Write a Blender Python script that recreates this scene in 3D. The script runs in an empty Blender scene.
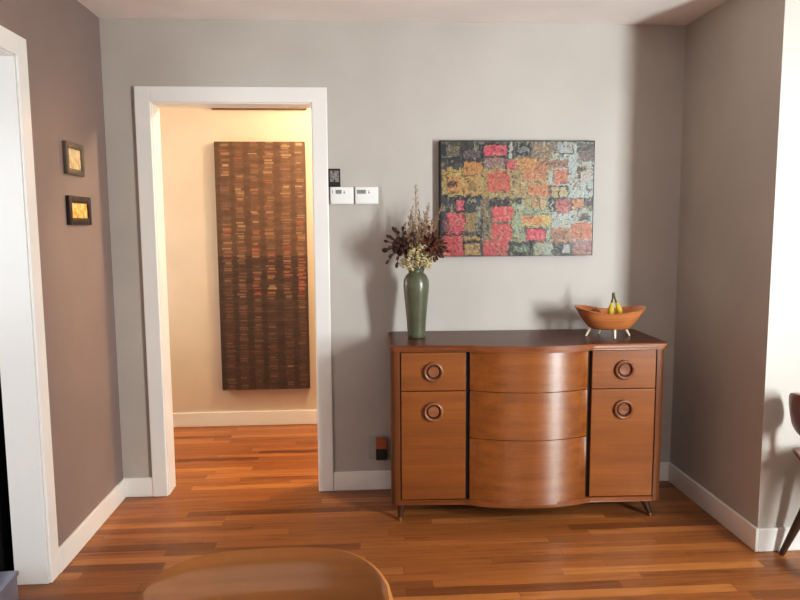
import bpy, bmesh, math, random
from mathutils import Vector, Matrix, noise
random.seed(7)
S = bpy.context.scene
COL = S.collection
PI = math.pi
R = math.radians

# ------------------------------------------------------------------ colour / nodes
def lin(c):
    c = c / 255.0
    return c / 12.92 if c <= 0.04045 else ((c + 0.055) / 1.055) ** 2.4
def rgb(r, g, b, a=1.0): return (lin(r), lin(g), lin(b), a)

class NT:
    def __init__(self, name):
        self.m = bpy.data.materials.new(name); self.m.use_nodes = True
        self.t = self.m.node_tree; self.n = self.t.nodes; self.n.clear()
        self.out = self.n.new('ShaderNodeOutputMaterial')
        self.p = self.n.new('ShaderNodeBsdfPrincipled')
        self.t.links.new(self.p.outputs[0], self.out.inputs['Surface'])
    def new(self, k, **kw):
        nd = self.n.new(k)
        for a, v in kw.items(): setattr(nd, a, v)
        return nd
    def link(self, a, b): self.t.links.new(a, b)
    def math(self, op, a, b=None, c=None):
        nd = self.new('ShaderNodeMath', operation=op)
        for i, v in enumerate((a, b, c)):
            if v is None: continue
            if isinstance(v, (int, float)): nd.inputs[i].default_value = v
            else: self.link(v, nd.inputs[i])
        return nd.outputs[0]
    def coords(self, scale=(1, 1, 1), rot=(0, 0, 0)):
        tc = self.new('ShaderNodeTexCoord'); mp = self.new('ShaderNodeMapping')
        mp.inputs['Scale'].default_value = scale; mp.inputs['Rotation'].default_value = rot
        self.link(tc.outputs['Object'], mp.inputs['Vector']); return mp.outputs[0]
    def noise(self, vec, scale=5, detail=4, rough=0.5, dist=0.0):
        nd = self.new('ShaderNodeTexNoise'); self.link(vec, nd.inputs['Vector'])
        nd.inputs['Scale'].default_value = scale; nd.inputs['Detail'].default_value = detail
        nd.inputs['Roughness'].default_value = rough; nd.inputs['Distortion'].default_value = dist
        return nd.outputs['Fac']
    def ramp(self, fac, stops):
        nd = self.new('ShaderNodeValToRGB'); e = nd.color_ramp.elements
        while len(e) < len(stops): e.new(0.5)
        for el, (p, c) in zip(e, stops): el.position = p; el.color = c
        self.link(fac, nd.inputs[0]); return nd.outputs[0]
    def mix(self, fac, a, b, mode='MIX'):
        nd = self.new('ShaderNodeMix', data_type='RGBA', blend_type=mode)
        for i, v in ((0, fac), (6, a), (7, b)):
            if isinstance(v, (int, float, tuple)): nd.inputs[i].default_value = v
            else: self.link(v, nd.inputs[i])
        return nd.outputs[2]
    def bump(self, h, strength=0.2, dist=0.01):
        nd = self.new('ShaderNodeBump'); nd.inputs['Strength'].default_value = strength
        nd.inputs['Distance'].default_value = dist
        self.link(h, nd.inputs['Height']); self.link(nd.outputs[0], self.p.inputs['Normal'])
    def set(self, **kw):
        for k, v in kw.items(): self.p.inputs[k.replace('_', ' ')].default_value = v
    def base(self, v):
        if isinstance(v, tuple): self.p.inputs['Base Color'].default_value = v
        else: self.link(v, self.p.inputs['Base Color'])

def paint(name, c, rough=0.6, var=0.05, bump=0.05, scale=3):
    k = NT(name); v = k.coords()
    n = k.noise(v, scale, 3)
    d = tuple(x * (1 - var) for x in c[:3]) + (1,); l = tuple(min(1, x * (1 + var)) for x in c[:3]) + (1,)
    k.base(k.ramp(n, [(0.3, d), (0.7, l)])); k.set(Roughness=rough)
    k.bump(k.noise(v, 160, 2), bump, 0.002); return k.m
def plain(name, c, rough=0.5, metal=0.0, var=0.08, scale=30, coat=0.0):
    k = NT(name); n = k.noise(k.coords(), scale, 2)
    d = tuple(x * (1 - var) for x in c[:3]) + (1,)
    k.base(k.ramp(n, [(0.35, d), (0.65, c)])); k.set(Roughness=rough, Metallic=metal, Coat_Weight=coat, Coat_Roughness=0.15); return k.m
def wood(name, dark, mid, light, axis='X', rough=0.35, coat=0.3, fine=1.0, coatr=0.2, dist=0.8):
    k = NT(name); a = 'XYZ'.index(axis)
    s1 = [9.0 * fine] * 3; s1[a] = 0.7
    s2 = [60.0 * fine] * 3; s2[a] = 1.6
    n1 = k.noise(k.coords(tuple(s1)), 1.6, 4, 0.55, dist); n2 = k.noise(k.coords(tuple(s2)), 1.5, 4, 0.6)
    f = k.math('ADD', k.math('MULTIPLY', n1, 0.62), k.math('MULTIPLY', n2, 0.38))
    k.base(k.ramp(f, [(0.34, dark), (0.5, mid), (0.66, light)]))
    k.set(Roughness=rough, Coat_Weight=coat, Coat_Roughness=coatr); k.bump(n2, 0.04, 0.002); return k.m
def vcol(name, rough=0.5, bump=0.3, bscale=60, gain=1.0):
    k = NT(name); at = k.new('ShaderNodeAttribute', attribute_name='Col')
    v = k.coords(); n = k.noise(v, bscale, 4)
    sh = k.ramp(n, [(0.3, (0.82 * gain,) * 3 + (1,)), (0.7, (gain,) * 3 + (1,))])
    k.base(k.mix(1.0, at.outputs['Color'], sh, 'MULTIPLY')); k.set(Roughness=rough); k.bump(n, bump, 0.004); return k.m

def floor_mat():
    k = NT('oak_strip_floor'); tc = k.new('ShaderNodeTexCoord'); sp = k.new('ShaderNodeSeparateXYZ')
    k.link(tc.outputs['Object'], sp.inputs[0]); X, Y = sp.outputs[0], sp.outputs[1]
    ry = k.math('DIVIDE', Y, 0.0572); row = k.math('FLOOR', ry)
    wn = k.new('ShaderNodeTexWhiteNoise', noise_dimensions='1D'); k.link(row, wn.inputs['W'])
    rx = k.math('ADD', k.math('DIVIDE', X, 0.85), k.math('MULTIPLY', wn.outputs['Value'], 7.3)); idx = k.math('FLOOR', rx)
    cv = k.new('ShaderNodeCombineXYZ'); k.link(row, cv.inputs[0]); k.link(idx, cv.inputs[1])
    w2 = k.new('ShaderNodeTexWhiteNoise', noise_dimensions='2D'); k.link(cv.outputs[0], w2.inputs['Vector'])
    t = w2.outputs['Value']
    col = k.ramp(t, [(0.0, rgb(108, 62, 29)), (0.2, rgb(140, 86, 43)), (0.7, rgb(156, 98, 49)), (1.0, rgb(178, 118, 64))])
    gv = k.new('ShaderNodeCombineXYZ')
    k.link(k.math('ADD', k.math('MULTIPLY', X, 2.2), k.math('MULTIPLY', t, 37.0)), gv.inputs[0])
    k.link(k.math('MULTIPLY', Y, 42.0), gv.inputs[1]); k.link(k.math('MULTIPLY', t, 11.0), gv.inputs[2])
    g = k.noise(gv.outputs[0], 1.3, 5, 0.62, 0.9)
    gr = k.ramp(g, [(0.28, (0.5, 0.42, 0.36, 1)), (0.44, (0.9, 0.88, 0.86, 1)), (0.7, (1.12, 1.1, 1.06, 1))])
    col = k.mix(1.0, col, gr, 'MULTIPLY')
    fy = k.math('FRACT', ry); fx = k.math('FRACT', rx)
    seam = k.math('MAXIMUM', k.math('LESS_THAN', fy, 0.035), k.math('LESS_THAN', fx, 0.0032))
    k.base(k.mix(k.math('MULTIPLY', seam, 0.45), col, rgb(60, 28, 14)))
    k.link(k.ramp(g, [(0.3, (0.44,) * 3 + (1,)), (0.7, (0.34,) * 3 + (1,))]), k.p.inputs['Roughness'])
    k.set(Coat_Weight=0.06, Coat_Roughness=0.2)
    k.bump(k.math('SUBTRACT', 1.0, seam), 0.12, 0.002); return k.m

M = {}
ANI = 0.25
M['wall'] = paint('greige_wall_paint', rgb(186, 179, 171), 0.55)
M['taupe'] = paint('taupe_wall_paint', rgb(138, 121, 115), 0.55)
M['hall'] = paint('cream_hall_paint', rgb(210, 195, 176), 0.6)
M['ceil'] = paint('ceiling_paint', rgb(246, 238, 234), 0.75)
M['trim'] = paint('white_trim_gloss', rgb(238, 234, 228), 0.3, 0.02, 0.02)
M['floor'] = floor_mat()
M['front'] = wood('walnut_front', rgb(112, 62, 20), rgb(134, 76, 25), rgb(148, 88, 32), 'X', 0.42, 0.9, 2.2, 0.40, 0.0)
fp_ = M['front'].node_tree.nodes['Principled BSDF']; fp_.inputs['Coat Weight'].default_value = 0.1; fp_.inputs['IOR'].default_value = 1.75
fp_.inputs['Roughness'].default_value = 0.40; fp_.inputs['Anisotropic'].default_value = 0.92; fp_.inputs['Anisotropic Rotation'].default_value = ANI
tg_ = M['front'].node_tree.nodes.new('ShaderNodeTangent'); tg_.direction_type = 'RADIAL'; tg_.axis = 'Z'; M['front'].node_tree.links.new(tg_.outputs[0], fp_.inputs['Tangent'])
M['door'] = wood('walnut_door', rgb(116, 63, 18), rgb(131, 74, 22), rgb(144, 85, 28), 'X', 0.42, 0.2, 0.9, 0.25, 0.1)
M['post'] = wood('walnut_post', rgb(84, 45, 16), rgb(106, 58, 21), rgb(122, 70, 28), 'Z', 0.4, 0.25, 1.0, 0.25, 0.2)
M['sbleg'] = wood('walnut_leg_shaded', rgb(48, 24, 12), rgb(66, 34, 18), rgb(80, 44, 24), 'Z', 0.45, 0.2)  # leg tones darkened to include the shadow the legs stand in
M['top'] = wood('walnut_top', rgb(64, 30, 15), rgb(84, 42, 22), rgb(98, 52, 28), 'X', 0.35, 0.1, 1.0, 0.2, 0.2)
M['top'].node_tree.nodes['Principled BSDF'].inputs['Specular IOR Level'].default_value = 0.3
M['edge'] = wood('walnut_edge', rgb(104, 56, 26), rgb(128, 72, 34), rgb(144, 84, 44), 'X', 0.35, 0.4)
M['gap'] = plain('dark_recess', rgb(40, 20, 12), 0.7)
M['ring'] = wood('ring_wood', rgb(108, 62, 34), rgb(132, 80, 46), rgb(150, 96, 58), 'X', 0.45, 0.1)
M['ringd'] = plain('ring_groove', rgb(62, 32, 18), 0.5)
M['brass'] = plain('brass_tip', rgb(190, 160, 110), 0.3, 1.0)
M['vase'] = plain('green_glaze', rgb(96, 98, 78), 0.32, 0, 0.2, 14, 0.3)
M['pod'] = plain('dark_seed_pod', rgb(74, 40, 26), 0.8, 0, 0.4, 90)
M['podr'] = plain('russet_petal', rgb(96, 50, 32), 0.8, 0, 0.4, 90)
M['grass'] = plain('dry_grass', rgb(166, 134, 102), 0.9, 0, 0.3, 90)
M['cream'] = plain('cream_floret', rgb(214, 198, 154), 0.85, 0, 0.3, 120)
M['bowl'] = wood('bowl_wood', rgb(158, 92, 50), rgb(188, 118, 68), rgb(206, 138, 86), 'X', 0.4, 0.25)
M['peg'] = plain('pale_peg', rgb(226, 208, 180), 0.5)
M['ban'] = plain('banana_skin', rgb(206, 176, 52), 0.5, 0, 0.2, 40)
M['bans'] = plain('banana_stem', rgb(92, 84, 36), 0.7, 0, 0.3, 60)
M['fruit'] = plain('brown_fruit', rgb(120, 58, 34), 0.7, 0, 0.3, 80)
M['plastic'] = plain('white_plastic', rgb(240, 240, 236), 0.35, 0, 0.02)
M['lcd'] = plain('lcd_grey', rgb(128, 130, 124), 0.25)
M['ink'] = plain('dark_print', rgb(60, 60, 58), 0.5)
M['black'] = plain('black_frame', rgb(26, 22, 20), 0.35)
M['dkframe'] = wood('espresso_frame', rgb(22, 10, 8), rgb(32, 15, 11), rgb(42, 20, 15), 'Y', 0.5, 0.05)
M['brframe'] = plain('bronze_frame', rgb(112, 102, 90), 0.4, 0.4, 0.25)
M['mat'] = plain('picture_mat', rgb(232, 206, 160), 0.6)
M['plate'] = plain('grey_outlet_plate', rgb(176, 172, 164), 0.45)
M['copper'] = plain('copper_brown_plug', rgb(176, 96, 58), 0.5)
M['chair'] = wood('tan_molded_wood', rgb(154, 98, 44), rgb(172, 110, 52), rgb(182, 120, 60), 'X', 0.5, 0.25, 0.6, 0.1, 0.3)
M['chair'].node_tree.nodes['Principled BSDF'].inputs['Specular IOR Level'].default_value = 0.3
M['chair'].node_tree.nodes['Principled BSDF'].inputs['Coat IOR'].default_value = 1.55
M['chairr'] = wood('red_brown_wood', rgb(84, 40, 28), rgb(112, 56, 40), rgb(134, 70, 50), 'X', 0.35, 0.4, 0.6)
M['chairleg'] = wood('dark_leg_wood', rgb(48, 30, 20), rgb(66, 42, 28), rgb(84, 54, 36), 'Z', 0.4, 0.3)
M['rail'] = wood('rail_wood', rgb(80, 52, 34), rgb(98, 66, 44), rgb(112, 76, 52), 'X', 0.5, 0.0)
M['cab'] = plain('black_lacquer', rgb(22, 22, 26), 0.25)
M['steel'] = plain('brushed_steel', rgb(150, 154, 176), 0.35, 0.5, 0.2, 8)
M['side'] = plain('canvas_side', rgb(34, 30, 28), 0.7)
M['artside'] = plain('art_side', rgb(56, 34, 24), 0.6)
def glass_mat(name, tint, gl):
    k = NT(name); k.n.remove(k.p)
    tr = k.new('ShaderNodeBsdfTransparent'); tr.inputs[0].default_value = tint
    gb = k.new('ShaderNodeBsdfGlossy'); gb.inputs['Roughness'].default_value = 0.03
    mx = k.new('ShaderNodeMixShader'); mx.inputs[0].default_value = gl
    k.link(tr.outputs[0], mx.inputs[1]); k.link(gb.outputs[0], mx.inputs[2]); k.link(mx.outputs[0], k.out.inputs[0]); return k.m
M['glass'] = glass_mat('window_glass', (0.97, 0.98, 0.98, 1), 0.06)
M['dkglass'] = glass_mat('dark_glass', (0.25, 0.3, 0.36, 1), 0.12)

# ------------------------------------------------------------------ mesh helpers
def box(bm, x0, x1, y0, y1, z0, z1, bev=0.0, seg=2):
    vs = [bm.verts.new(p) for p in ((x0, y0, z0), (x1, y0, z0), (x1, y1, z0), (x0, y1, z0), (x0, y0, z1), (x1, y0, z1), (x1, y1, z1), (x0, y1, z1))]
    fs = [bm.faces.new([vs[i] for i in f]) for f in ((0, 3, 2, 1), (4, 5, 6, 7), (0, 1, 5, 4), (1, 2, 6, 5), (2, 3, 7, 6), (3, 0, 4, 7))]
    if bev > 0:
        es = list({e for f in fs for e in f.edges})
        bmesh.ops.bevel(bm, geom=es, offset=bev, segments=seg, affect='EDGES', profile=0.5)
def prism(bm, pts, z0, z1, bev=0.0, seg=2):
    n = len(pts)
    a = [bm.verts.new((x, y, z0)) for x, y in pts]; b = [bm.verts.new((x, y, z1)) for x, y in pts]
    f1 = bm.faces.new(a[::-1]); f2 = bm.faces.new(b)
    for i in range(n): bm.faces.new((a[i], a[(i + 1) % n], b[(i + 1) % n], b[i]))
    if bev > 0:
        es = list(f1.edges) + list(f2.edges)
        bmesh.ops.bevel(bm, geom=es, offset=bev, segments=seg, affect='EDGES', profile=0.5)
def tube(bm, pts, rad, seg=8, cap=True):
    pts = [Vector(p) for p in pts]; n = len(pts)
    if isinstance(rad, (int, float)): rad = [rad] * n
    rings = []; up = None
    for i, p in enumerate(pts):
        t = (pts[min(i + 1, n - 1)] - pts[max(i - 1, 0)]).normalized()
        if up is None:
            up = Vector((0, 0, 1)) if abs(t.z) < 0.9 else Vector((1, 0, 0))
        s = t.cross(up).normalized(); up = s.cross(t).normalized()
        rings.append([bm.verts.new(p + (s * math.cos(2 * PI * k / seg) + up * math.sin(2 * PI * k / seg)) * rad[i]) for k in range(seg)])
    for i in range(n - 1):
        for k in range(seg): bm.faces.new((rings[i][k], rings[i][(k + 1) % seg], rings[i + 1][(k + 1) % seg], rings[i + 1][k]))
    if cap: bm.faces.new(rings[0][::-1]); bm.faces.new(rings[-1])
def lathe(bm, prof, seg=32, axis='Z', center=(0, 0, 0)):
    cx, cy, cz = center; rings = []
    for r, z in prof:
        ring = []
        for k in range(seg):
            a = 2 * PI * k / seg; c, s = r * math.cos(a), r * math.sin(a)
            ring.append(bm.verts.new((cx + c, cy + s, cz + z) if axis == 'Z' else (cx + c, cy - z, cz + s)))
        rings.append(ring)
    for i in range(len(rings) - 1):
        for k in range(seg):
            bm.faces.new((rings[i][k], rings[i][(k + 1) % seg], rings[i + 1][(k + 1) % seg], rings[i + 1][k]))
    for ring, rev in ((rings[0], True), (rings[-1], False)):
        try: bm.faces.new(ring[::-1] if rev else ring)
        except ValueError: pass
def blob(bm, c, r, axis=(0, 0, 1), seg=8, rings=6, sx=1.0):
    q = Vector((0, 0, 1)).rotation_difference(Vector(axis).normalized()).to_matrix().to_4x4()
    m = Matrix.Translation(Vector(c)) @ q @ Matrix.Diagonal((r * sx, r * sx, r, 1))
    top = bm.verts.new(m @ Vector((0, 0, 1))); bot = bm.verts.new(m @ Vector((0, 0, -1))); rr = []
    for i in range(1, rings):
        th = PI * i / rings
        rr.append([bm.verts.new(m @ Vector((math.sin(th) * math.cos(2 * PI * k / seg), math.sin(th) * math.sin(2 * PI * k / seg), math.cos(th)))) for k in range(seg)])
    for k in range(seg):
        bm.faces.new((top, rr[0][k], rr[0][(k + 1) % seg])); bm.faces.new((bot, rr[-1][(k + 1) % seg], rr[-1][k]))
        for a, b in zip(rr, rr[1:]): bm.faces.new((a[k], b[k], b[(k + 1) % seg], a[(k + 1) % seg]))
def obj(name, bm, mat, parent=None, smooth=False, loc=None):
    bmesh.ops.recalc_face_normals(bm, faces=bm.faces)
    me = bpy.data.meshes.new(name); bm.to_mesh(me); bm.free()
    if isinstance(mat, (list, tuple)):
        for m in mat: me.materials.append(m)
    else: me.materials.append(mat)
    if smooth:
        for p in me.polygons: p.use_smooth = True
        if smooth != 'all':
            try: me.set_sharp_from_angle(angle=R(40))
            except Exception: pass
    o = bpy.data.objects.new(name, me); COL.objects.link(o)
    if parent is not None: o.parent = parent
    if loc is not None: o.location = loc
    return o
def tag(o, label, cat, group=None):
    o['label'] = label; o['category'] = cat
    if group: o['group'] = group
    return o
def thing(name, label, cat, loc=(0, 0, 0), rz=0.0, group=None):
    o = bpy.data.objects.new(name, None); COL.objects.link(o); o.location = loc; o.rotation_euler = (0, 0, rz)
    o.empty_display_size = 0.05
    return tag(o, label, cat, group)
def struct(name, bm, mat, parent=None):
    o = obj(name, bm, mat, parent)
    if parent is None: o['kind'] = 'structure'
    return o
NB = bmesh.new

# ------------------------------------------------------------------ room shell
H = 2.44; XL = -1.2506; XN = 1.7174; YN = -0.83; XR = 2.62; YF = -6.2; T = 0.13; YH = 1.262
DX0, DX1, DZ = -1.015, -0.225, 2.033            # hall door opening
OY0, OY1, OZ = -0.885, -1.80, 2.045             # opening in the left wall
bm = NB(); box(bm, -3.6, XR + T, YF - T, YH + T, -0.06, 0); struct('floor', bm, M['floor'])
bm = NB(); box(bm, -3.6, XR + T, YF - T, YH + T, H, H + 0.08); struct('ceiling', bm, M['ceil'])
bm = NB(); box(bm, XL - T, DX0 - 0.012, 0, T, 0, H); box(bm, DX1 + 0.012, XN, 0, T, 0, H); box(bm, DX0 - 0.012, DX1 + 0.012, 0, T, DZ + 0.012, H)
struct('wall_back', bm, M['wall'])
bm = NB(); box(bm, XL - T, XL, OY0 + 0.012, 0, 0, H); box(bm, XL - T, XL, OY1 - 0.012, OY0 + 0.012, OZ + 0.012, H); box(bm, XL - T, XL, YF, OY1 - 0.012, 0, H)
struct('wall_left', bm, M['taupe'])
bm = NB(); box(bm, XN, 2.62, YN, T, 0, H); struct('wall_niche', bm, M['wall'])
XR = 2.62; XD = 2.15; YD0, YD1 = -2.48, -2.95   # right wall: a straight run, a short diagonal with a narrow window, then a run to the rear
bm = NB(); box(bm, XR, XR + T, YD0, T, 0, H); struct('wall_right', bm, M['wall'])
bm = NB(); box(bm, XD, XD + T, YF - T, YD1, 0, H); struct('wall_right_rear', bm, M['wall'])
DL = math.hypot(XR - XD, YD0 - YD1); DA = math.atan2(YD0 - YD1, XR - XD); WW = 0.38; WZ0, WZ1 = 0.72, 2.02
W0, W1 = DL / 2 - WW / 2, DL / 2 + WW / 2
bm = NB()
box(bm, -0.02, W0, -T, 0, 0, H); box(bm, W1, DL + 0.02, -T, 0, 0, H); box(bm, W0, W1, -T, 0, 0, WZ0); box(bm, W0, W1, -T, 0, WZ1, H)
wd_ = struct('wall_right_diagonal', bm, M['wall']); wd_.location = (XD, YD1, 0); wd_.rotation_euler = (0, 0, DA)
FX0, FX1, FZ0, FZ1 = -0.9, 1.1, 0.8, 2.1        # window behind the camera
bm = NB(); box(bm, XL - T, FX0, YF - T, YF, 0, H); box(bm, FX1, XD + T, YF - T, YF, 0, H); box(bm, FX0, FX1, YF - T, YF, 0, FZ0); box(bm, FX0, FX1, YF - T, YF, FZ1, H)
struct('wall_front', bm, M['wall'])
# hall and next room shells
bm = NB(); box(bm, -2.2, 1.6, YH, YH + T, 0, H); struct('wall_hall', bm, M['hall'])
bm = NB(); box(bm, -2.2 - T, -2.2, 0, .35, 0, H); box(bm, -2.2 - T, -2.2, 1.05, YH + T, 0, H); box(bm, -2.2 - T, -2.2, .35, 1.05, 0, .8); box(bm, -2.2 - T, -2.2, .35, 1.05, 2.0, H); struct('wall_hall_left', bm, M['hall'])  # end wall, with an opening made for the added hall fill
bm = NB(); box(bm, 1.6, 1.6 + T, T, YH + T, 0, H); struct('wall_hall_right', bm, M['hall'])
bm = NB(); box(bm, -3.6, XL - T, 0, T, 0, H); struct('wall_side_room', bm, M['wall'])
bm = NB(); box(bm, -3.6 - T, -3.6, -3.0, T, 0, H); struct('wall_side_room_left', bm, M['wall'])
bm = NB(); box(bm, -3.6, -3.2, -3.0 - T, -3.0, 0, H); box(bm, -1.9, XL - T, -3.0 - T, -3.0, 0, H); box(bm, -3.2, -1.9, -3.0 - T, -3.0, 0, 0.8); box(bm, -3.2, -1.9, -3.0 - T, -3.0, 2.1, H)
struct('wall_side_room_front', bm, M['wall'])

def window(name, ax, c, a0, a1, z0, z1, n=2):
    """sash frame and pane in a wall opening; ax is the axis along the wall, c the wall centre on the other axis"""
    def bx(bm, u0, u1, w0, w1, zz0, zz1, bev=0.003):
        if ax == 'Y': box(bm, w0, w1, u0, u1, zz0, zz1, bev)
        else: box(bm, u0, u1, w0, w1, zz0, zz1, bev)
    bm = NB(); f = 0.045
    bx(bm, a0, a0 + f, c - .05, c + .05, z0, z1); bx(bm, a1 - f, a1, c - .05, c + .05, z0, z1)
    bx(bm, a0 + f, a1 - f, c - .05, c + .05, z0, z0 + f); bx(bm, a0 + f, a1 - f, c - .05, c + .05, z1 - f, z1)
    zm = (z0 + z1) / 2; bx(bm, a0 + f, a1 - f, c - .02, c + .02, zm - .012, zm + .012)
    w = obj(name, bm, M['trim']); w['kind'] = 'structure'
    bm = NB(); bx(bm, a0 + f - .004, a1 - f + .004, c - .003, c + .003, z0 + f - .004, z1 - f + .004, 0)
    obj('window_pane', bm, M['glass'], w); return w
w1 = window('window_1', 'X', -T / 2, W0, W1, WZ0, WZ1); w1.location = (XD, YD1, 0); w1.rotation_euler = (0, 0, DA)
window('window_2', 'X', YF - T / 2, FX0, FX1, FZ0, FZ1)
window('hall_fill_window', 'Y', -2.2 - T / 2, .35, 1.05, .8, 2.0)  # unseen window added at the hall end to go with the fill light
window('window_3', 'X', -3.0 - T / 2, -3.2, -1.9, 0.8, 2.1)

# casings and jambs
def casing_x(name, y, sgn, x0, x1, zt, w=0.081, t=0.018):
    bm = NB(); ya, yb = (y - t, y) if sgn < 0 else (y, y + t)
    box(bm, x0 - w, x0 - 0.004, ya, yb, 0, zt + w, 0.004); box(bm, x1 + 0.004, x1 + w, ya, yb, 0, zt + w, 0.004)
    box(bm, x0 - 0.006, x1 + 0.006, ya, yb, zt + 0.004, zt + w, 0.004)
    return struct(name, bm, M['trim'])
casing_x('trim_1', 0, -1, DX0, DX1, DZ)
casing_x('trim_2', T, 1, DX0, DX1, DZ)
bm = NB(); j = 0.012
box(bm, DX0 - j, DX0, 0, T, 0, DZ, 0.001); box(bm, DX1, DX1 + j, 0, T, 0, DZ, 0.001); box(bm, DX0 - j, DX1 + j, 0, T, DZ, DZ + j, 0.001)
struct('trim_3', bm, M['trim'])
bm = NB(); w = 0.081; t = 0.012          # opening in the left wall: casing on the room side and jambs
box(bm, XL, XL + t, OY0 + 0.004, OY0 + w, 0, OZ + w, 0.004); box(bm, XL, XL + t, OY1 - w, OY1 - 0.004, 0, OZ + w, 0.004)
box(bm, XL, XL + t, OY1 - 0.006, OY0 + 0.006, OZ + 0.004, OZ + w, 0.004); struct('trim_4', bm, M['trim'])
bm = NB(); box(bm, XL - T, XL, OY0, OY0 + j, 0, OZ, 0.001); box(bm, XL - T, XL, OY1 - j, OY1, 0, OZ, 0.001); box(bm, XL - T, XL, OY1 - j, OY0 + j, OZ, OZ + j, 0.001)
struct('trim_5', bm, M['trim'])

def baseboard(name, boxes):
    bm = NB()
    for b in boxes:
        x0, x1, y0, y1 = b; box(bm, x0, x1, y0, y1, 0, 0.104, 0.004)
    struct(name, bm, M['trim'])
b = 0.015
baseboard('baseboard_back', [(XL, DX0 - w, -b, 0), (DX1 + w, XN, -b, 0)])
baseboard('baseboard_left', [(XL, XL + b, OY0 + w, -b), (XL, XL + b, YF, OY1 - w)])
baseboard('baseboard_niche', [(XN - b, XN, YN - b, -b), (XN, XR, YN - b, YN)])
baseboard('baseboard_right', [(XR - b, XR, YD0, YN - b), (XD - b, XD, YF, YD1)])
baseboard('baseboard_hall', [(-2.2, 1.6, YH - b, YH)])
baseboard('baseboard_front', [(XL + b, XD - b, YF, YF + b)])

# ------------------------------------------------------------------ sideboard
SB = thing('sideboard', 'bow-front walnut sideboard with round ring pulls against the back wall', 'sideboard', (0.815, -0.02, 0), R(-2.0))
SBD = 0.43            # depth at the ends
BOW = 0.062
CX0, CX1 = -0.279, 0.279
def bowy(x, front=-SBD, extra=0.0):
    """front line of the bowed middle"""
    if abs(x) > CX1: return front
    return front - BOW * (1 - (x / CX1) ** 2) - extra
def outline(xh, front, r=0.0, step=24, over=0.0):
    pts = [(-xh, -0.0), ]
    pts = [(-xh, 0.0)]
    n = 5
    for i in range(n + 1):
        a = PI + (PI / 2) * i / n; pts.append((-xh + r + r * math.cos(a), front + r + r * math.sin(a)))
    for i in range(step + 1):
        x = -0.31 + 0.62 * i / step
        s = max(0.0, 1 - (x / 0.31) ** 2); pts.append((x, front - BOW * (1.15 * s - 0.15 * s * s)))
    for i in range(n + 1):
        a = 1.5 * PI + (PI / 2) * i / n; pts.append((xh - r + r * math.cos(a), front + r + r * math.sin(a)))
    pts.append((xh, 0.0)); return pts
bm = NB(); prism(bm, outline(0.657, -SBD - 0.012, 0.02), 0.840, 0.8602, 0.005, 3); tp_ = obj('top', bm, M['edge'], SB, True)
bm = NB(); prism(bm, outline(0.651, -SBD - 0.006, 0.016), 0.856, 0.861, 0.0004, 1); obj('top_surface', bm, M['top'], tp_, True)
bm = NB(); prism(bm, outline(0.652, -SBD - 0.006, 0.02), 0.829, 0.8405, 0.003, 2); obj('top_molding', bm, M['edge'], SB, True)
# carcass: sides, back and dark inner face set back from the fronts
bm = NB(); box(bm, -0.64, 0.64, -SBD + 0.03, 0, 0.10, 0.829, 0.002); obj('carcass', bm, M['post'], SB)
bm = NB(); prism(bm, [(-0.30, -SBD + 0.03)] + [(CX0 - .02 + (CX1 - CX0 + .04) * i / 20, bowy((CX0 + (CX1 - CX0) * i / 20)) + 0.028) for i in range(21)] + [(0.30, -SBD + 0.03)], 0.105, 0.829)
obj('inner_case', bm, M['gap'], SB)
for x0, x1 in ((-0.62, -0.25), (0.25, 0.62)):
    bm = NB(); box(bm, x0, x1, -SBD + 0.016, -SBD + 0.0301, 0.11, 0.829); obj('recess_panel', bm, M['gap'], SB)
for s in (-1, 1):
    bm = NB(); x0, x1 = sorted((s * 0.609, s * (0.649 if s > 0 else 0.653))); r = 0.026
    pts = []
    for i in range(9):
        a = (PI + PI / 2 * i / 8) if s < 0 else (1.5 * PI + PI / 2 * i / 8)
        cx = x0 + r if s < 0 else x1 - r
        pts.append((cx + r * math.cos(a), -SBD + r + r * math.sin(a)))
    pts = ([(x1, -0.30), (x0, -0.30)] + pts + [(x1, -SBD)]) if s < 0 else ([(x0, -0.30), (x0, -SBD)] + pts + [(x1, -0.30)])
    if s > 0: pts = pts[::1]
    prism(bm, pts, 0.085, 0.829); obj('corner_post', bm, M['post'], SB, True)
bm = NB(); prism(bm, outline(0.612, -SBD + 0.004, 0.004), 0.083, 0.108, 0.003, 2); obj('bottom_rail', bm, M['edge'], SB, True)
def ring_handle(parent, x, y, z):
    bm = NB(); n = 14; prof = [(0.0475 - 0.0, 0.0)]
    prof = [(0.047, 0.0), (0.047, 0.008), (0.0445, 0.0145), (0.040, 0.0165), (0.0355, 0.0145), (0.0325, 0.008), (0.0325, 0.0)]
    lathe(bm, prof, 40, 'Y', (x, y, z)); h = obj('ring_pull', bm, M['ring'], parent, True)
    bm = NB(); lathe(bm, [(0.0335, 0.0), (0.0335, 0.002), (0.027, 0.003), (0.0265, 0.0025)], 40, 'Y', (x, y, z)); g = obj('groove', bm, M['ringd'], h, True)
    bm = NB(); lathe(bm, [(0.027, 0.0), (0.027, 0.0055), (0.024, 0.0085), (0.012, 0.0075), (0.002, 0.007)], 40, 'Y', (x, y, z)); obj('center_disc', bm, M['ring'], h, True)
FY = -SBD - 0.002
for s in (-1, 1):
    x0, x1 = sorted((s * 0.299, s * 0.604)); cx = s * 0.452
    bm = NB(); box(bm, x0, x1, FY, FY + 0.02, 0.643, 0.826, 0.0025); d = obj('drawer', bm, M['door'], SB)
    ring_handle(d, cx, FY, 0.734)
    bm = NB(); box(bm, x0, x1, FY, FY + 0.02, 0.113, 0.639, 0.0025); d = obj('door', bm, M['door'], SB)
    ring_handle(d, cx, FY, 0.543)
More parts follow.
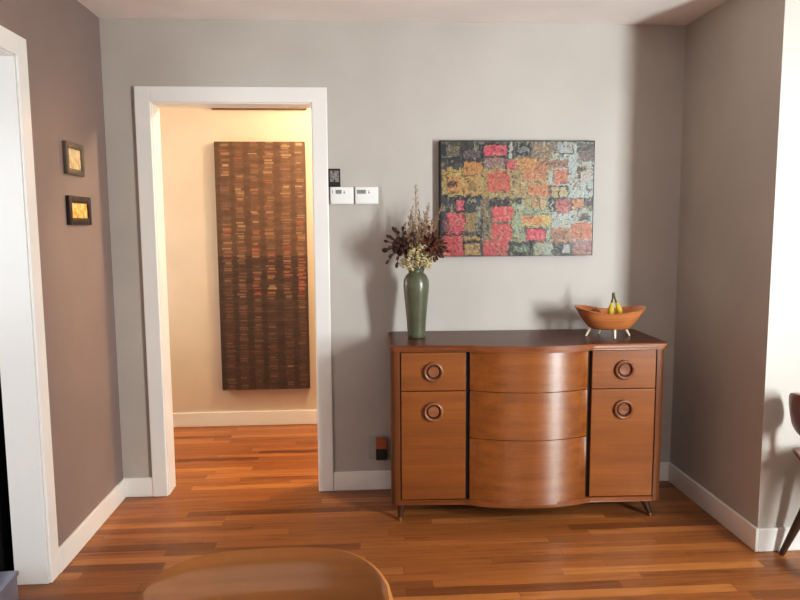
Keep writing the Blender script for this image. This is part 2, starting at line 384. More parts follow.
def bow_front(z0, z1):
    bm = NB(); n = 28; f = []; 
    pts = [(CX0 + (CX1 - CX0) * i / n, bowy(CX0 + (CX1 - CX0) * i / n)) for i in range(n + 1)]
    back = [(x, y + 0.03) for x, y in pts[::-1]]
    prism(bm, pts + back, z0, z1, 0.0025, 2); return obj('bow_drawer', bm, M['front'], SB, True)
bow_front(0.643, 0.827); bow_front(0.414, 0.6395); bow_front(0.0985, 0.4105)
for (x, y, dx, dy) in ((-0.60, -0.39, -0.012, -0.014), (0.575, -0.385, 0.035, -0.02), (-0.60, -0.05, -0.012, 0.0), (0.575, -0.05, 0.035, 0.0)):
    bm = NB(); tube(bm, [(x, y, 0.10), (x + dx * .5, y + dy * .5, 0.055), (x + dx, y + dy, 0.012)], [0.026, 0.018, 0.010], 12)
    l = obj('leg', bm, M['sbleg'], SB, True)
    bm = NB(); tube(bm, [(x + dx * .97, y + dy * .97, 0.016), (x + dx, y + dy, 0.0)], [0.0115, 0.010], 12); obj('ferrule', bm, M['brass'], l, True)
def sbw(x, y, z=0.861):      # a point on the sideboard's top in world coordinates
    a = R(-2.0); return (0.815 + x * math.cos(a) - y * math.sin(a), -0.02 + x * math.sin(a) + y * math.cos(a), z)

# ------------------------------------------------------------------ vase and dried flowers
VZ = 0.861; VX, VY = 0.290, -0.20
vz = thing('vase', 'tall sage green glazed vase on the left end of the sideboard', 'vase', (VX, VY, VZ))
prof = [(0.040, 0), (0.0425, 0.004), (0.044, 0.02), (0.049, 0.09), (0.056, 0.17), (0.0625, 0.235), (0.0645, 0.265), (0.0615, 0.290), (0.050, 0.312), (0.036, 0.325), (0.030, 0.332), (0.032, 0.338), (0.041, 0.344), (0.0415, 0.349), (0.034, 0.349), (0.027, 0.340), (0.026, 0.325)]
bm = NB(); lathe(bm, prof, 40); obj('vase_body', bm, M['vase'], vz, 'all')
MOUTH = Vector((VX, VY, VZ + 0.34))
def stem(bm, a, tip, r=0.0016, n=5, sag=0.0):
    a = Vector(a); tip = Vector(tip); pts = []
    for i in range(n + 1):
        t = i / n; p = a.lerp(tip, t); p.z += sag * math.sin(PI * t); pts.append(p - MOUTH)
    tube(bm, pts, [r] * (n + 1), 5); return pts
def seed_head(label, c, face, npods, rmax, mat, core, spread=1.25):
    t = thing('dried_seed_head', label, 'dried flower', tuple(MOUTH))
    c = Vector(c); face = Vector(face).normalized(); q = Vector((0, 0, 1)).rotation_difference(face)
    bm = NB(); stem(bm, MOUTH + Vector((0.004 * (1 if c.x > VX else -1), 0, -0.10)), c, 0.0028); obj('stem', bm, M['pod'], t, True)
    bm = NB()
    for k in range(60):
        d = Vector((random.gauss(0, 1), random.gauss(0, 1), random.gauss(0, 1))).normalized()
        blob(bm, c + d * core * 0.62 - MOUTH, core * random.uniform(.34, .5), d, 6, 4, 0.55)
    obj('flower_core', bm, M[mat], t, True)
    for k in range(npods):
        th = 2 * PI * (k * 0.618 % 1.0); ph = spread * math.sqrt((k + 0.5) / npods)
        d = q @ Vector((math.sin(ph) * math.cos(th), math.sin(ph) * math.sin(th), math.cos(ph)))
        L = rmax * random.uniform(0.62, 1.05); tip = c + d * L
        bm = NB(); tube(bm, [c + d * core * .6 - MOUTH, c + d * (L * .6) + Vector((0, 0, .003)) - MOUTH, tip - MOUTH], [0.0022, 0.0017, 0.0024], 5)
        blob(bm, tip - MOUTH, 0.0135 * random.uniform(.8, 1.15), d, 8, 6, 0.6)
        obj('pod', bm, M[mat], t, True)
    return t
seed_head('dark brown dried seed head with long knobbed pods at left of the bouquet', MOUTH + Vector((-0.075, -0.01, 0.115)), (-0.75, -0.5, 0.35), 24, 0.104, 'pod', 0.048, 1.7)
seed_head('russet brown dried flower head at right of the bouquet before the painting', MOUTH + Vector((0.075, -0.01, 0.115)), (0.6, -0.5, 0.45), 34, 0.088, 'podr', 0.052, 1.85)
bm = NB()
for tip in [(-0.002, 0.0, 0.405), (-0.03, 0.02, 0.26), (-0.055, 0.0, 0.22), (0.03, 0.01, 0.22), (0.065, 0.02, 0.31), (0.10, 0.0, 0.25), (0.125, 0.0, 0.305), (0.05, -0.03, 0.20), (-0.015, -.03, .23), (0.012, -.04, .25), (0.02, .02, .28), (-.04, -.03, .19), (.075, -.03, .23), (.045, .0, .27), (-.02, .0, .30), (.09, .02, .20), (.01, -.05, .18), (.035, -.045, .19), (-.01, .03, .2), (.055, .03, .24)]:
    a = MOUTH + Vector((random.uniform(-.008, .008), random.uniform(-.008, .008), -0.08)); tip = MOUTH + Vector(tip)
    pts = stem(bm, a, tip, 0.0015, 7, 0.0); tp = pts[-1]; st = pts[3]
    for i in range(72):
        u = i / 71; p = st.lerp(tp, u); an = random.uniform(0, 2 * PI); r = 0.018 * (1 - u * .75) + .003
        d = Vector((math.cos(an) * r, math.sin(an) * r, random.uniform(.006, .018)))
        tube(bm, [p, p + d], [0.0009, 0.0005], 4); blob(bm, p + d, 0.0050 * random.uniform(.6, 1.1), d, 5, 4, 0.45)
o = obj('dried_grass', bm, M['grass'], None, 'all', tuple(MOUTH)); tag(o, 'wispy beige dried grasses rising from the green vase between the seed heads', 'dried grass'); o['kind'] = 'stuff'
bm = NB()
for tp in [(-0.05, -0.035, 0.05), (-0.02, -0.05, 0.09), (0.018, -0.055, 0.10), (0.045, -0.04, 0.065), (0.06, -0.02, 0.05), (0.0, -0.055, 0.05), (0.03, -0.05, 0.035), (-0.06, -0.02, 0.03), (0.055, -.03, .02), (-.035, -.045, .02)]:
    tip = Vector(tp); tube(bm, [(tp[0] * .1, tp[1] * .1, -0.06), tip * .5 + Vector((0, 0, .01)), tip], [.0014] * 3, 5)
    for i in range(36):
        d = Vector((random.gauss(0, 1), random.gauss(0, 1), random.gauss(0, .9))).normalized(); p = tip + d * random.uniform(.008, .034)
        blob(bm, p, random.uniform(.006, .011), d.cross(Vector((0.3, 0.2, 1))), 6, 4, 0.42); tube(bm, [tip, p], [.0007, .0006], 4)
o = obj('cream_dried_florets', bm, M['cream'], None, 'all', tuple(MOUTH)); tag(o, 'cream dried florets clustered just above the mouth of the green vase', 'dried flowers'); o['kind'] = 'stuff'

# ------------------------------------------------------------------ fruit bowl
BX, BY, BZ = 1.247, -0.27, 0.861
bw = thing('fruit_bowl', 'freeform wooden fruit bowl on pale peg feet at right end of sideboard', 'bowl', (BX, BY, BZ + .002), R(-14)) 
def bowl_r(a, k):   # plan radius for angle a at level k (0 base .. 1 rim)
    n = 2.7; ax = 0.090 + 0.080 * k; ay = 0.070 + 0.060 * k
    c, s = abs(math.cos(a)), abs(math.sin(a)); return (c ** n / ax ** n + s ** n / ay ** n) ** (-1 / n)
def bowl_pt(a, k, off=0.0):
    r = bowl_r(a, k ** 0.8 if k > 0 else 0) - off
    z = 0.040 + 0.098 * k ** 1.1 + k * (0.014 * math.cos(2 * a) )
    return Vector((r * math.cos(a), r * math.sin(a), z))
bm = NB(); seg = 56; rings = []
lev = [0, .12, .3, .5, .7, .88, 1.0]
for k in lev: rings.append([bm.verts.new(bowl_pt(2 * PI * i / seg, k)) for i in range(seg)])
rings.append([bm.verts.new(bowl_pt(2 * PI * i / seg, 1.0, 0.012) + Vector((0, 0, 0.001))) for i in range(seg)])
for k in (.8, .5, .25): rings.append([bm.verts.new(bowl_pt(2 * PI * i / seg, k, 0.014) + Vector((0, 0, 0.008))) for i in range(seg)])
for q in range(len(rings) - 1):
    for i in range(seg): bm.faces.new((rings[q][i], rings[q][(i + 1) % seg], rings[q + 1][(i + 1) % seg], rings[q + 1][i]))
bm.faces.new(rings[0][::-1]); bm.faces.new(rings[-1]); obj('bowl_shell', bm, M['bowl'], bw, True)
for (x, y, dx, dy) in ((-.085, 0.0, -.026, -.012), (.02, -.062, .0, -.022), (-.03, .058, -.01, .02), (.075, .02, .028, .008)):
    bm = NB(); tube(bm, [(x, y, .05), (x + dx, y + dy, 0.0)], [.0075, .0055], 10); obj('peg_foot', bm, M['peg'], bw, True)
# bananas: one bunch
bn = thing('banana_bunch', 'two yellow bananas joined at the stem, upright in the wooden bowl', 'bananas', (BX + .012, BY - .02, BZ + 0.075))
def banana(x, lean, r=0.0150):
    pts = []; rad = []
    for i in range(13):
        t = i / 12; z = 0.002 + 0.094 * t; bend = 0.022 * math.sin(PI * t * .9)
        pts.append((x * (1 - .35 * t ** 3) + lean * math.sin(PI * t), -bend, z))
        rad.append(r * (0.35 + 0.65 * min(1, t / .22)) * (1 if t < .72 else 1 - .62 * (t - .72) / .28))
    bm = NB(); tube(bm, pts, rad, 10); o = obj('banana', bm, M['ban'], bn, 'all')
    bm = NB(); e = pts[-1]; tube(bm, [e, (e[0] * .62, e[1] + .002, .112), (e[0] * .1, 0.002, .136)], [.0062, .0046, .0052], 8); obj('stem', bm, M['bans'], o, True)
banana(-0.017, -.004); banana(0.019, .005)
bm = NB(); tube(bm, [(0, .002, .130), (0.001, .003, .146)], [.0085, .006], 8); obj('stem_crown', bm, M['bans'], bn, True)
bm = NB(); blob(bm, (0, 0, .027), .027, (0.2, 0, 1), 16, 10, 1.12)
o = obj('brown_fruit', bm, M['fruit'], None, 'all', (BX - .068, BY + .01, BZ + .085)); tag(o, 'small round brown fruit left of the bananas in the bowl', 'fruit')
o2 = None
bm = NB(); tube(bm, [(0, 0, .05), (.004, .002, .062)], [.003, .002], 6); obj('stem', bm, M['bans'], o)

# ------------------------------------------------------------------ abstract painting
def lc(c): return (lin(c[0]), lin(c[1]), lin(c[2]))
def color_grid(name, parent, W, Hh, nx, ny, fn, mat, relief):
    """front face of a canvas in the XZ plane, facing -Y, coloured per cell"""
    bm = NB(); g = []
    for j in range(ny + 1):
        row = []
        for i in range(nx + 1):
            row.append(bm.verts.new((W * i / nx, -relief * (0.5 + .5 * noise.noise((i * .31, j * .37, 3.1))) if 0 < i < nx and 0 < j < ny else 0, Hh * (1 - j / ny))))
        g.append(row)
    cols = []
    for j in range(ny):
        for i in range(nx):
            bm.faces.new((g[j][i], g[j + 1][i], g[j + 1][i + 1], g[j][i + 1])); cols.append(fn(i / nx, j / ny, i, j))
    me = bpy.data.meshes.new(name); bm.to_mesh(me); bm.free(); me.materials.append(mat)
    at = me.color_attributes.new('Col', 'FLOAT_COLOR', 'CORNER'); buf = []
    for c in cols: buf += [c[0], c[1], c[2], 1.0] * 4
    at.data.foreach_set('color', buf)
    o = bpy.data.objects.new(name, me); COL.objects.link(o); o.parent = parent; return o
DK = (46, 48, 52); SG = (172, 184, 172); OC = (176, 146, 88); OL = (150, 150, 110)
BGR = [(72, 85, 250, 200, DK), (240, 85, 380, 200, (70, 70, 66)), (372, 85, 530, 160, (120, 116, 98)), (80, 195, 240, 302, (190, 160, 82)), (240, 190, 520, 312, OC),
       (370, 150, 520, 200, (172, 140, 88)), (505, 85, 692, 312, (178, 190, 184)), (72, 304, 240, 545, (66, 66, 66)), (230, 312, 365, 545, (126, 112, 84)), (360, 312, 530, 545, (150, 164, 130)), (520, 355, 692, 545, (176, 186, 176)), (520, 308, 692, 358, (96, 92, 80)), (240, 490, 692, 545, (92, 94, 84))]
ST = [(240, 98, 345, 150, (34, 30, 32)), (248, 104, 335, 143, (224, 72, 92)), (338, 160, 376, 196, (226, 74, 88)), (346, 95, 358, 152, (176, 182, 170)), (372, 96, 434, 140, (36, 36, 38)), (384, 108, 424, 128, (120, 124, 118)),
      (440, 96, 520, 150, (146, 122, 92)), (528, 92, 604, 136, (56, 54, 52)), (536, 92, 600, 130, (166, 176, 176)), (618, 92, 690, 128, (92, 88, 84)), (622, 128, 688, 165, (120, 100, 88)), (100, 108, 152, 148, (112, 100, 84)), (168, 126, 232, 152, (104, 84, 84)),
      (248, 152, 322, 192, (150, 112, 110)), (164, 168, 238, 216, (206, 136, 62)), (104, 222, 158, 288, (208, 144, 74)), (106, 244, 136, 265, (78, 46, 30)), (168, 222, 228, 296, (202, 150, 82)), (182, 248, 212, 276, (150, 120, 60)),
      (262, 214, 348, 284, (222, 84, 66)), (286, 200, 330, 226, (216, 96, 70)), (378, 155, 452, 196, (208, 142, 74)), (404, 198, 492, 242, (212, 130, 76)), (428, 258, 512, 302, (218, 126, 76)), (500, 158, 582, 192, (150, 104, 80)), (526, 198, 582, 256, (208, 112, 76)), (452, 170, 500, 200, (190, 110, 70)),
      (512, 262, 584, 312, (60, 54, 44)), (518, 268, 546, 308, (190, 166, 112)), (552, 268, 580, 308, (196, 176, 124)), (622, 188, 654, 236, (66, 46, 38)), (636, 204, 676, 244, (190, 180, 168)), (132, 314, 172, 364, (36, 32, 36)), (137, 320, 168, 357, (236, 78, 112)),
      (272, 312, 348, 342, (52, 42, 42)), (374, 308, 396, 330, (36, 36, 32)), (414, 318, 438, 352, (184, 160, 100)), (444, 316, 470, 354, (196, 150, 90)), (474, 316, 500, 354, (214, 176, 120)), (508, 308, 540, 362, (34, 32, 28)), (518, 318, 524, 360, (170, 170, 150)), (538, 318, 592, 372, (188, 94, 92)), (594, 312, 602, 360, (36, 34, 30)), (604, 316, 650, 352, (206, 116, 70)), (652, 312, 690, 340, (54, 50, 50)),
      (98, 368, 168, 446, (226, 78, 98)), (84, 390, 108, 440, (120, 60, 70)), (172, 368, 214, 446, (158, 128, 76)), (214, 340, 234, 440, (130, 130, 112)), (282, 344, 362, 402, (238, 84, 86)), (278, 412, 358, 482, (222, 78, 76)), (632, 374, 672, 402, (34, 32, 34)), (398, 378, 516, 422, (222, 176, 84)), (404, 382, 436, 410, (220, 130, 90)), (442, 386, 480, 414, (214, 134, 66)),
      (414, 430, 500, 488, (120, 44, 40)), (420, 436, 494, 481, (228, 64, 82)), (522, 430, 602, 492, (184, 124, 88)), (536, 446, 580, 476, (150, 96, 70)), (604, 412, 686, 478, (208, 104, 66)), (86, 448, 162, 542, (204, 74, 76)), (168, 458, 232, 536, (182, 142, 80)), (168, 478, 232, 492, (40, 30, 28)),
      (248, 478, 346, 542, (208, 74, 78)), (348, 486, 448, 538, (26, 28, 26)), (366, 500, 432, 526, (110, 124, 96)), (454, 492, 526, 542, (156, 168, 150)), (532, 492, 602, 542, (60, 60, 62)), (570, 500, 598, 530, (176, 178, 172)), (608, 484, 688, 542, (164, 106, 106)),
      (72, 302, 238, 314, (38, 40, 42)), (72, 452, 238, 459, (34, 28, 30)), (234, 380, 244, 540, (60, 56, 46)), (362, 320, 370, 480, (150, 150, 110)), (520, 372, 600, 396, (190, 200, 190))]
def canvas_col(u, v, i, j):
    x = 72 + 620 * u; y = 85 + 460 * v
    jx = 9 * noise.noise((x * .035, y * .06, 1.0)) + 2.2 * noise.noise((x * .16, y * .05, 8.0)); jy = 8 * noise.noise((x * .06, y * .035, 5.0)) + 2.2 * noise.noise((x * .05, y * .16, 2.0))
    c = (90, 86, 78)
    for (x0, y0, x1, y1, k) in BGR:
        if x0 <= x + jx * 2 < x1 and y0 <= y + jy * 2 < y1: c = k
    f = noise.noise((x * .055, y * .03, 12.0)) + .6 * noise.noise((x * .14, y * .1, 4.0))
    if f > .42: c = tuple(a * .45 + b * .55 for a, b in zip(c, (206, 196, 150)))
    elif f < -.46: c = tuple(a * .4 + b * .6 for a, b in zip(c, (58, 50, 44)))
    for (x0, y0, x1, y1, k) in ST:
        if x0 <= x + jx < x1 and y0 <= y + jy < y1:
            e = noise.noise((x * .09, y * .09, k[0] * .1))
            c = k if e < .38 else tuple(a * .6 + b * .4 for a, b in zip(k, (226, 190, 140)))
        elif x0 - 5 <= x + jx < x1 + 5 and y0 - 5 <= y + jy < y1 + 5 and noise.noise((x * .03, y * .03, k[1] * .2)) > .16: c = tuple(a * .68 for a in c)
    h_ = max(noise.noise((x * .015, y * .11, 21.0)), noise.noise((x * .11, y * .015, 25.0))) - .12 + .5 * noise.noise((x * .09, y * .12, 17.0)) - .35 * (noise.noise((x * .02, y * .1, 41.0)) > .33)
    if h_ > .42: c = tuple(a * .55 + b * .45 for a, b in zip(c, (202, 190, 150)))
    elif h_ < -.38: c = tuple(a * .5 + b * .5 for a, b in zip(c, (70, 50, 38)))
    elif .18 < noise.noise((x * .018, y * .018, 31.0)): c = tuple(a * .75 + b * .25 for a, b in zip(c, (176, 140, 90)))
    g = 1 + .22 * noise.noise((x * .2, y * .2, 7.0)) + .12 * noise.noise((x * .45, y * .45, 9.0))
    if u < .007 or u > .993 or v < .008 or v > .992: c = (36, 34, 34)
    m_ = sum(c) / 3; c = tuple(a * .9 + m_ * .1 for a in c)
    return lc(tuple(max(0, min(255, a * g * .86)) for a in c))
PW, PH = 0.808, 0.592
pa = thing('abstract_painting', 'wide abstract canvas of red, ochre and grey blocks above the sideboard', 'painting', (0.426, -0.042, 1.256))
bm = NB(); box(bm, 0, PW, 0, 0.042, 0, PH, 0.002); obj('canvas_stretcher', bm, M['side'], pa)
o = color_grid('painted_face', pa, PW, PH, 168, 122, canvas_col, vcol('painted_canvas', 0.45, 0.22, 70, 0.95), 0.002); o.location = (0, -0.0015, 0)

# ------------------------------------------------------------------ tall striped art in the hall
AW, AH = 0.612, 1.722
rnd = random.Random(3); NYA = 330
colsx = [0.10, 0.255, 0.42, 0.585, 0.77, 0.925]; cw = [0.042, 0.04, 0.038, 0.042, 0.042, 0.036]
rows = []
for k in range(6):
    lst = []; j = 0
    while j < NYA:
        v = j / NYA; th = rnd.choice((1, 1, 2, 2, 3)); 
        p = rnd.random(); dens = 0.62 if v > .25 else 0.42
        if p < dens * 1.15:
            pal = [(176, 146, 110), (196, 170, 132), (146, 112, 84), (130, 104, 84), (184, 136, 92), (124, 104, 86)]
            c = rnd.choice(pal)
            if rnd.random() < .07: c = rnd.choice([(206, 96, 60), (214, 140, 40), (200, 70, 60), (230, 200, 150)])
            if .42 < v < .62 and k in (2, 3, 4, 5) and rnd.random() < .4: c = rnd.choice([(200, 104, 70), (206, 122, 80)])
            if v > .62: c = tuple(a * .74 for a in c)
        else: c = None
        ww = rnd.uniform(.75, 1.25); off = rnd.uniform(-.012, .012)
        for q in range(th):
            if j + q < NYA: lst.append((c, ww, off))
        j += th
        gap = rnd.choice((0, 1, 1, 2))
        for q in range(gap):
            if len(lst) < NYA: lst.append((None, 1, 0))
        j = len(lst)
    rows.append(lst[:NYA])
def strip_col(u, v, i, j):
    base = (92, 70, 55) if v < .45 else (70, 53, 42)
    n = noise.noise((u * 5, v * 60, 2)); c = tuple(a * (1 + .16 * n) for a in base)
    for k in range(6):
        cc, ww, off = rows[k][min(j, NYA - 1)]
        du = abs(u - colsx[k] - off)
        if du < cw[k] * 1.25: c = tuple(a * 1.13 for a in c)
        if cc and du < cw[k] * ww * 1.0: c = tuple(a * .5 + b * .5 for a, b in zip(c, cc)); break
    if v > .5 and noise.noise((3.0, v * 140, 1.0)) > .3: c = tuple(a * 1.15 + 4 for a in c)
    return lc(tuple(max(0, min(255, a)) for a in c))
ta = thing('tall_striped_panel', 'tall narrow brown art panel of striped columns on the hall wall', 'wall art', (-0.962, YH - 0.0515, 0.272))
bm = NB(); box(bm, 0, AW, 0, 0.05, 0, AH, 0.002); obj('panel_body', bm, M['artside'], ta)
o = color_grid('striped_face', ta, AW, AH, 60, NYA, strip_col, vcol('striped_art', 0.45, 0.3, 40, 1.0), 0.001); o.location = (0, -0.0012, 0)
bm = NB(); box(bm, -0.975, -0.335, YH - 0.03, YH, 2.212, 2.244, 0.004)
tag(obj('wooden_wall_rail', bm, M['rail']), 'thin brown wooden rail high on the hall wall above the tall art', 'wall rail')

# ------------------------------------------------------------------ thermostats and small wall things
def thermostat(label, x0, lx0, lx1, marks):
    t = thing('thermostat', label, 'thermostat', (x0, 0, 1.529))
    bm = NB(); box(bm, 0, 0.1185, -0.026, 0, 0, 0.087, 0.004, 3); obj('housing', bm, M['plastic'], t, True)
    bm = NB(); box(bm, lx0, lx1, -0.0268, -0.02, 0.052, 0.072, 0.0006); obj('display', bm, M['lcd'], t)
    for (a, b_, c, d) in marks:
        bm = NB(); box(bm, a, b_, -0.0266, -0.02, c, d); obj('button_mark', bm, M['ink'], t)
thermostat('white thermostat touching the door casing, left of the pair', -0.134, 0.027, 0.058, [(.010, .0125, .055, .069), (.067, .075, .054, .060), (.068, .073, .063, .068)])
thermostat('white thermostat with longer display, right of the pair', -0.0075, 0.010, 0.056, [(.067, .075, .054, .060), (.068, .073, .063, .068)])
def mottled(name, stops, scale=60):
    k = NT(name); k.base(k.ramp(k.noise(k.coords(), scale, 4, .6, .8), stops)); k.set(Roughness=.5); return k.m
t = thing('small_black_picture', 'tiny black framed grey picture above the left thermostat', 'picture', (-0.1495, 0, 1.617))
bm = NB(); box(bm, 0.008, 0.068, -0.014, 0, 0, 0.092, 0.002); obj('frame', bm, M['black'], t)
bm = NB(); box(bm, 0.014, 0.060, -0.0148, -0.01, 0.025, 0.082); obj('picture_face', bm, mottled('grey_mottle', [(.38, rgb(60, 58, 54)), (.5, rgb(150, 146, 138)), (.62, rgb(90, 88, 82))], 70), t)

def left_frame(name, label, y0, y1, z0, z1, fw, fm, art, tilt=0.0):
    """picture on the left wall, facing +X"""
    t = thing(name, label, 'picture', (XL, (y0 + y1) / 2, (z0 + z1) / 2)); t.rotation_euler = (R(tilt), 0, 0)
    hy, hz = (y1 - y0) / 2, (z1 - z0) / 2; d = 0.017
    bm = NB(); box(bm, 0, d, -hy, -hy + fw, -hz, hz, .003); box(bm, 0, d, hy - fw, hy, -hz, hz, .003)
    box(bm, 0, d, -hy + fw - .002, hy - fw + .002, -hz, -hz + fw, .003); box(bm, 0, d, -hy + fw - .002, hy - fw + .002, hz - fw, hz, .003); obj('frame', bm, fm, t, True)
    bm = NB(); box(bm, 0, d - .008, -hy + fw - .002, hy - fw + .002, -hz + fw - .002, hz - fw + .002); obj('picture_face', bm, art, t)
left_frame('framed_picture', 'small bronze framed cream picture, upper of two on left wall', -0.515, -0.325, 1.648, 1.787, .026, M['brframe'], mottled('cream_print', [(.35, rgb(200, 150, 90)), (.5, rgb(232, 200, 150)), (.7, rgb(240, 220, 176))], 30))
left_frame('framed_picture', 'small dark framed golden picture, lower of two on left wall', -0.515, -0.275, 1.430, 1.556, .030, M['dkframe'], mottled('gold_print', [(.35, rgb(196, 110, 50)), (.5, rgb(236, 190, 90)), (.62, rgb(246, 226, 160)), (.72, rgb(150, 60, 40))], 34))

t = thing('wall_outlet', 'grey wall outlet plate low beside the left end of the sideboard', 'outlet', (0.092, 0, 0.235))
bm = NB(); box(bm, -0.045, 0.035, -0.006, 0, -0.065, 0.065, .002); obj('cover_plate', bm, M['plate'], t)
t = thing('power_plug', 'copper brown and black plug in the wall outlet beside the sideboard', 'plug', (0.115, -0.006, 0.23))
bm = NB(); box(bm, -0.030, 0.03, -0.03, 0, 0.0, 0.062, .004); obj('plug_body', bm, M['copper'], t)
bm = NB(); box(bm, -0.030, 0.03, -0.034, 0, -0.058, -0.002, .004); obj('plug_base', bm, M['black'], t)

# ------------------------------------------------------------------ chairs
def make_chair(label, loc, rz, shell, legm, zc=0.70, amp=0.112, lean=0.34, sz=0.44, curl=0.03, roll=3.6, off=0.0, zc_=0):
    """molded plywood dining chair, front towards local -Y"""
    t = thing('dining_chair', label, 'chair', loc, rz)
    def sheet(pts_fn, nu, nv, th):
        bm = NB(); rim = []; A = [[None] * (nv + 1) for _ in range(nu + 1)]; B = [[None] * (nv + 1) for _ in range(nu + 1)]
        e = 1e-3
        for i in range(nu + 1):
            for k in range(nv + 1):
                u, v = i / nu, k / nv; p = pts_fn(u, v)
                du = pts_fn(min(1, u + e), v) - pts_fn(max(0, u - e), v); dv = pts_fn(u, min(1, v + e)) - pts_fn(u, max(0, v - e))
                n = du.cross(dv); n = n.normalized() if n.length > 1e-12 else Vector((0, -1, 0))
                A[i][k] = bm.verts.new(p + n * th / 2); B[i][k] = bm.verts.new(p - n * th / 2)
        for i in range(nu):
            for k in range(nv):
                bm.faces.new((A[i][k], A[i + 1][k], A[i + 1][k + 1], A[i][k + 1])); bm.faces.new((B[i][k], B[i][k + 1], B[i + 1][k + 1], B[i + 1][k]))
        for i in range(nu):
            bm.faces.new((A[i][0], B[i][0], B[i + 1][0], A[i + 1][0])); bm.faces.new((A[i][nv], A[i + 1][nv], B[i + 1][nv], B[i][nv]))
        for k in range(nv):
            bm.faces.new((A[0][k], A[0][k + 1], B[0][k + 1], B[0][k])); bm.faces.new((A[nu][k], B[nu][k], B[nu][k + 1], A[nu][k + 1]))
        bmesh.ops.recalc_face_normals(bm, faces=bm.faces)
        es = [bm.edges.get(p) for i in range(nu) for Q in (A, B) for k in (0, nv) for p in [(Q[i][k], Q[i + 1][k])]] + [bm.edges.get((Q[i][k], Q[i][k + 1])) for k in range(nv) for Q in (A, B) for i in (0, nu)]
        bmesh.ops.bevel(bm, geom=es, offset=th * .4, segments=4, affect='EDGES', profile=0.5, clamp_overlap=True)
        return bm
    def back(u, v):
        s = 2 * u - 1; hh = (1 - abs(s) ** 4.2) ** (1 / 2.3) if abs(s) < 1 else 0
        z = zc + (v - .5) * 2 * (0.022 + amp * hh)
        x = s * 0.228; y = 0.235 + off - curl * s * s + (z - zc) * lean + roll * max(0, z - zc) ** 2
        return Vector((x, y, z))
    bm = sheet(back, 40, 12, 0.018); obj('backrest', bm, shell, t, True)
    def seat(u, v):
        s = 2 * u - 1; q = 2 * v - 1
        w_ = 0.235 * (1 - 0.10 * v) ; rx = s * math.sqrt(max(0, 1 - .32 * q * q)); ry = q * math.sqrt(max(0, 1 - .32 * s * s))
        return Vector((rx * w_, ry * (0.235 + off * .9) + off * .9 - 0.005, sz + 0.012 * s * s - 0.012 * (1 - q * q) - (0.02 * max(0, -q - .6))))
    bm = sheet(seat, 24, 24, 0.018); obj('seat', bm, shell, t, True)
    for s in (-1, 1):
        bm = NB(); tube(bm, [(s * .10, .14, sz - .01), (s * .11, .205, sz + .02), (s * .115, .222 - (zc - .56) * lean * .5, (sz + zc) / 2), (s * .115, .226, zc - .02)], [.014, .015, .014, .011], 10); obj('back_support', bm, shell, t, True)
    bm = NB(); box(bm, -.15, .15, -.15, .15, sz - .045, sz - .018, .01); obj('under_frame', bm, legm, t)
    for sx in (-1, 1):
        for sy in (-1, 1):
            bm = NB(); tube(bm, [(sx * .13, sy * .13, sz - .03), (sx * .17, sy * .17, .22), (sx * .225, sy * .225, 0.0)], [.021, .020, .012], 12); obj('leg', bm, legm, t, True)
    return t
make_chair('tan molded wood dining chair, its curved backrest in the near foreground', (-0.160, -2.62, 0), R(2.5), M['chair'], M['chairleg'], 0.697, 0.112, 0.04, 0.44, 0.03, 1.7)
make_chair('red-brown wooden dining chair in the right corner by the white wall', (2.035, -1.09, 0), R(92), M['chairr'], M['chairleg'], 0.645, 0.068, 0.15, 0.475, 0.05, 0.0, 0.03)

# ------------------------------------------------------------------ things seen through the left opening
t = thing('display_cabinet', 'black glass-fronted cabinet seen through the opening at far left', 'cabinet', (-1.79, -0.46, 0))
bm = NB(); box(bm, -.36, .36, -.40, -.02, .0, .06, .002); obj('base', bm, M['cab'], t)
bm = NB(); box(bm, -.36, -.335, -.42, 0, .06, 1.3, .002); box(bm, .335, .36, -.42, 0, .06, 1.3, .002); box(bm, -.335, .335, -.02, 0, .06, 1.3); box(bm, -.36, .36, -.42, 0, 1.3, 1.33, .003); obj('carcass', bm, M['cab'], t)
for z in (.22, .75):
    bm = NB(); box(bm, -.334, .334, -.38, -.02, z, z + .02, .002); obj('shelf', bm, M['steel'], t)
bm = NB(); box(bm, -.335, .335, -.418, -.41, .065, 1.295); dr = obj('door', bm, M['dkglass'], t)
bm = NB(); tube(bm, [(.30, -.425, .6), (.30, -.435, .62), (.30, -.435, .76), (.30, -.425, .78)], .006, 8); obj('handle', bm, M['steel'], dr, True)
t = thing('storage_box', 'blue-grey metal box standing on the floor in the left opening', 'box', (-1.415, -1.20, 0), R(4))
bm = NB(); box(bm, -.15, .15, -.12, .12, 0, .135, .006); obj('box_body', bm, M['steel'], t, True)
bm = NB(); box(bm, -.155, .155, -.125, .125, .135, .155, .006); obj('lid', bm, M['steel'], t, True)

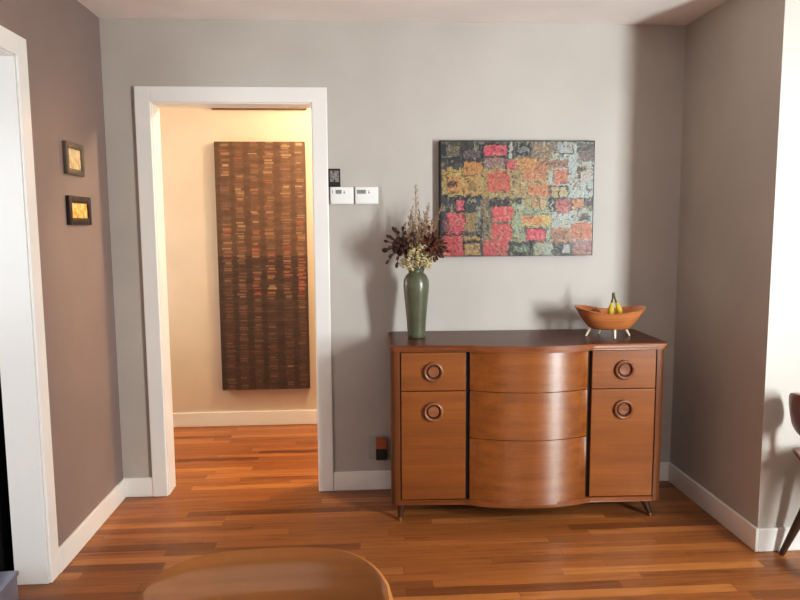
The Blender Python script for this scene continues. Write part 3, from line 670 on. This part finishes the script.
# ------------------------------------------------------------------ light
def area(name, loc, rot, sx, sy, power, col):
    l = bpy.data.lights.new(name, 'AREA'); l.shape = 'RECTANGLE'; l.size = sx; l.size_y = sy; l.energy = power; l.color = col
    o = bpy.data.objects.new(name, l); COL.objects.link(o); o.location = loc; o.rotation_euler = rot; return o
dn = Vector((-math.sin(DA), math.cos(DA), 0)); dm = Vector((XD, YD1, 0)) + Vector((math.cos(DA), math.sin(DA), 0)) * DL / 2
area('right_window_daylight', tuple(dm - dn * (T + 0.02) + Vector((0, 0, (WZ0 + WZ1) / 2))), (R(90), 0, DA), WW, WZ1 - WZ0, 185, (0.94, 0.99, 1.0))
area('front_window_daylight', ((FX0 + FX1) / 2, YF - T - 0.02, (FZ0 + FZ1) / 2), (R(90), 0, 0), FX1 - FX0, FZ1 - FZ0, 24, (0.88, 0.95, 1.0))
area('side_room_daylight', (-2.55, -3.0 - T - 0.02, 1.45), (R(90), 0, 0), 1.3, 1.3, 45, (0.86, 0.93, 1.0))
area('hall_fill_light', (-2.2 - T - 0.02, 0.7, 1.4), (0, R(-90), 0), 1.2, 0.7, 24, (1.0, 0.95, 0.88))  # added fill that brightens and whitens the hall wall
def point(name, loc, power, col, r):
    l = bpy.data.lights.new(name, 'POINT'); l.energy = power; l.color = col; l.shadow_soft_size = r
    o = bpy.data.objects.new(name, l); COL.objects.link(o); o.location = loc; return o
point('hall_lamp', (0.22, 0.52, 2.28), 66, (1.0, 0.74, 0.45), 0.06)
wd = bpy.data.worlds.new('world'); S.world = wd; wd.use_nodes = True
bg = wd.node_tree.nodes['Background']; bg.inputs[0].default_value = (0.85, 0.92, 1.0, 1); bg.inputs[1].default_value = 1.0

# ------------------------------------------------------------------ camera
cam = bpy.data.cameras.new('camera'); co = bpy.data.objects.new('camera', cam); COL.objects.link(co)
cam.sensor_width = 36; cam.lens = 677.44 / 800 * 36; cam.clip_start = 0.02
yaw, pitch, roll = 0.0623, 0.1082, -0.0066
fw = Vector((math.sin(yaw) * math.cos(pitch), math.cos(yaw) * math.cos(pitch), -math.sin(pitch)))
r = Vector((math.cos(yaw), -math.sin(yaw), 0)); u = r.cross(fw)
r2 = r * math.cos(roll) + u * math.sin(roll); u2 = -r * math.sin(roll) + u * math.cos(roll)
mx = Matrix((r2, u2, -fw)).transposed().to_4x4(); mx.translation = Vector((0, -3.5429, 1.4134)); co.matrix_world = mx
S.camera = co
S.view_settings.view_transform = 'Standard'; S.view_settings.look = 'None'; S.view_settings.exposure = 0.05
S.view_settings.use_curve_mapping = True
cm = S.view_settings.curve_mapping; cc_ = cm.curves[3]
cc_.points.new(0.08, 0.066); cc_.points.new(0.45, 0.462); cm.update()
S.cycles.max_bounces = 10; S.cycles.diffuse_bounces = 6; S.cycles.use_denoising = True
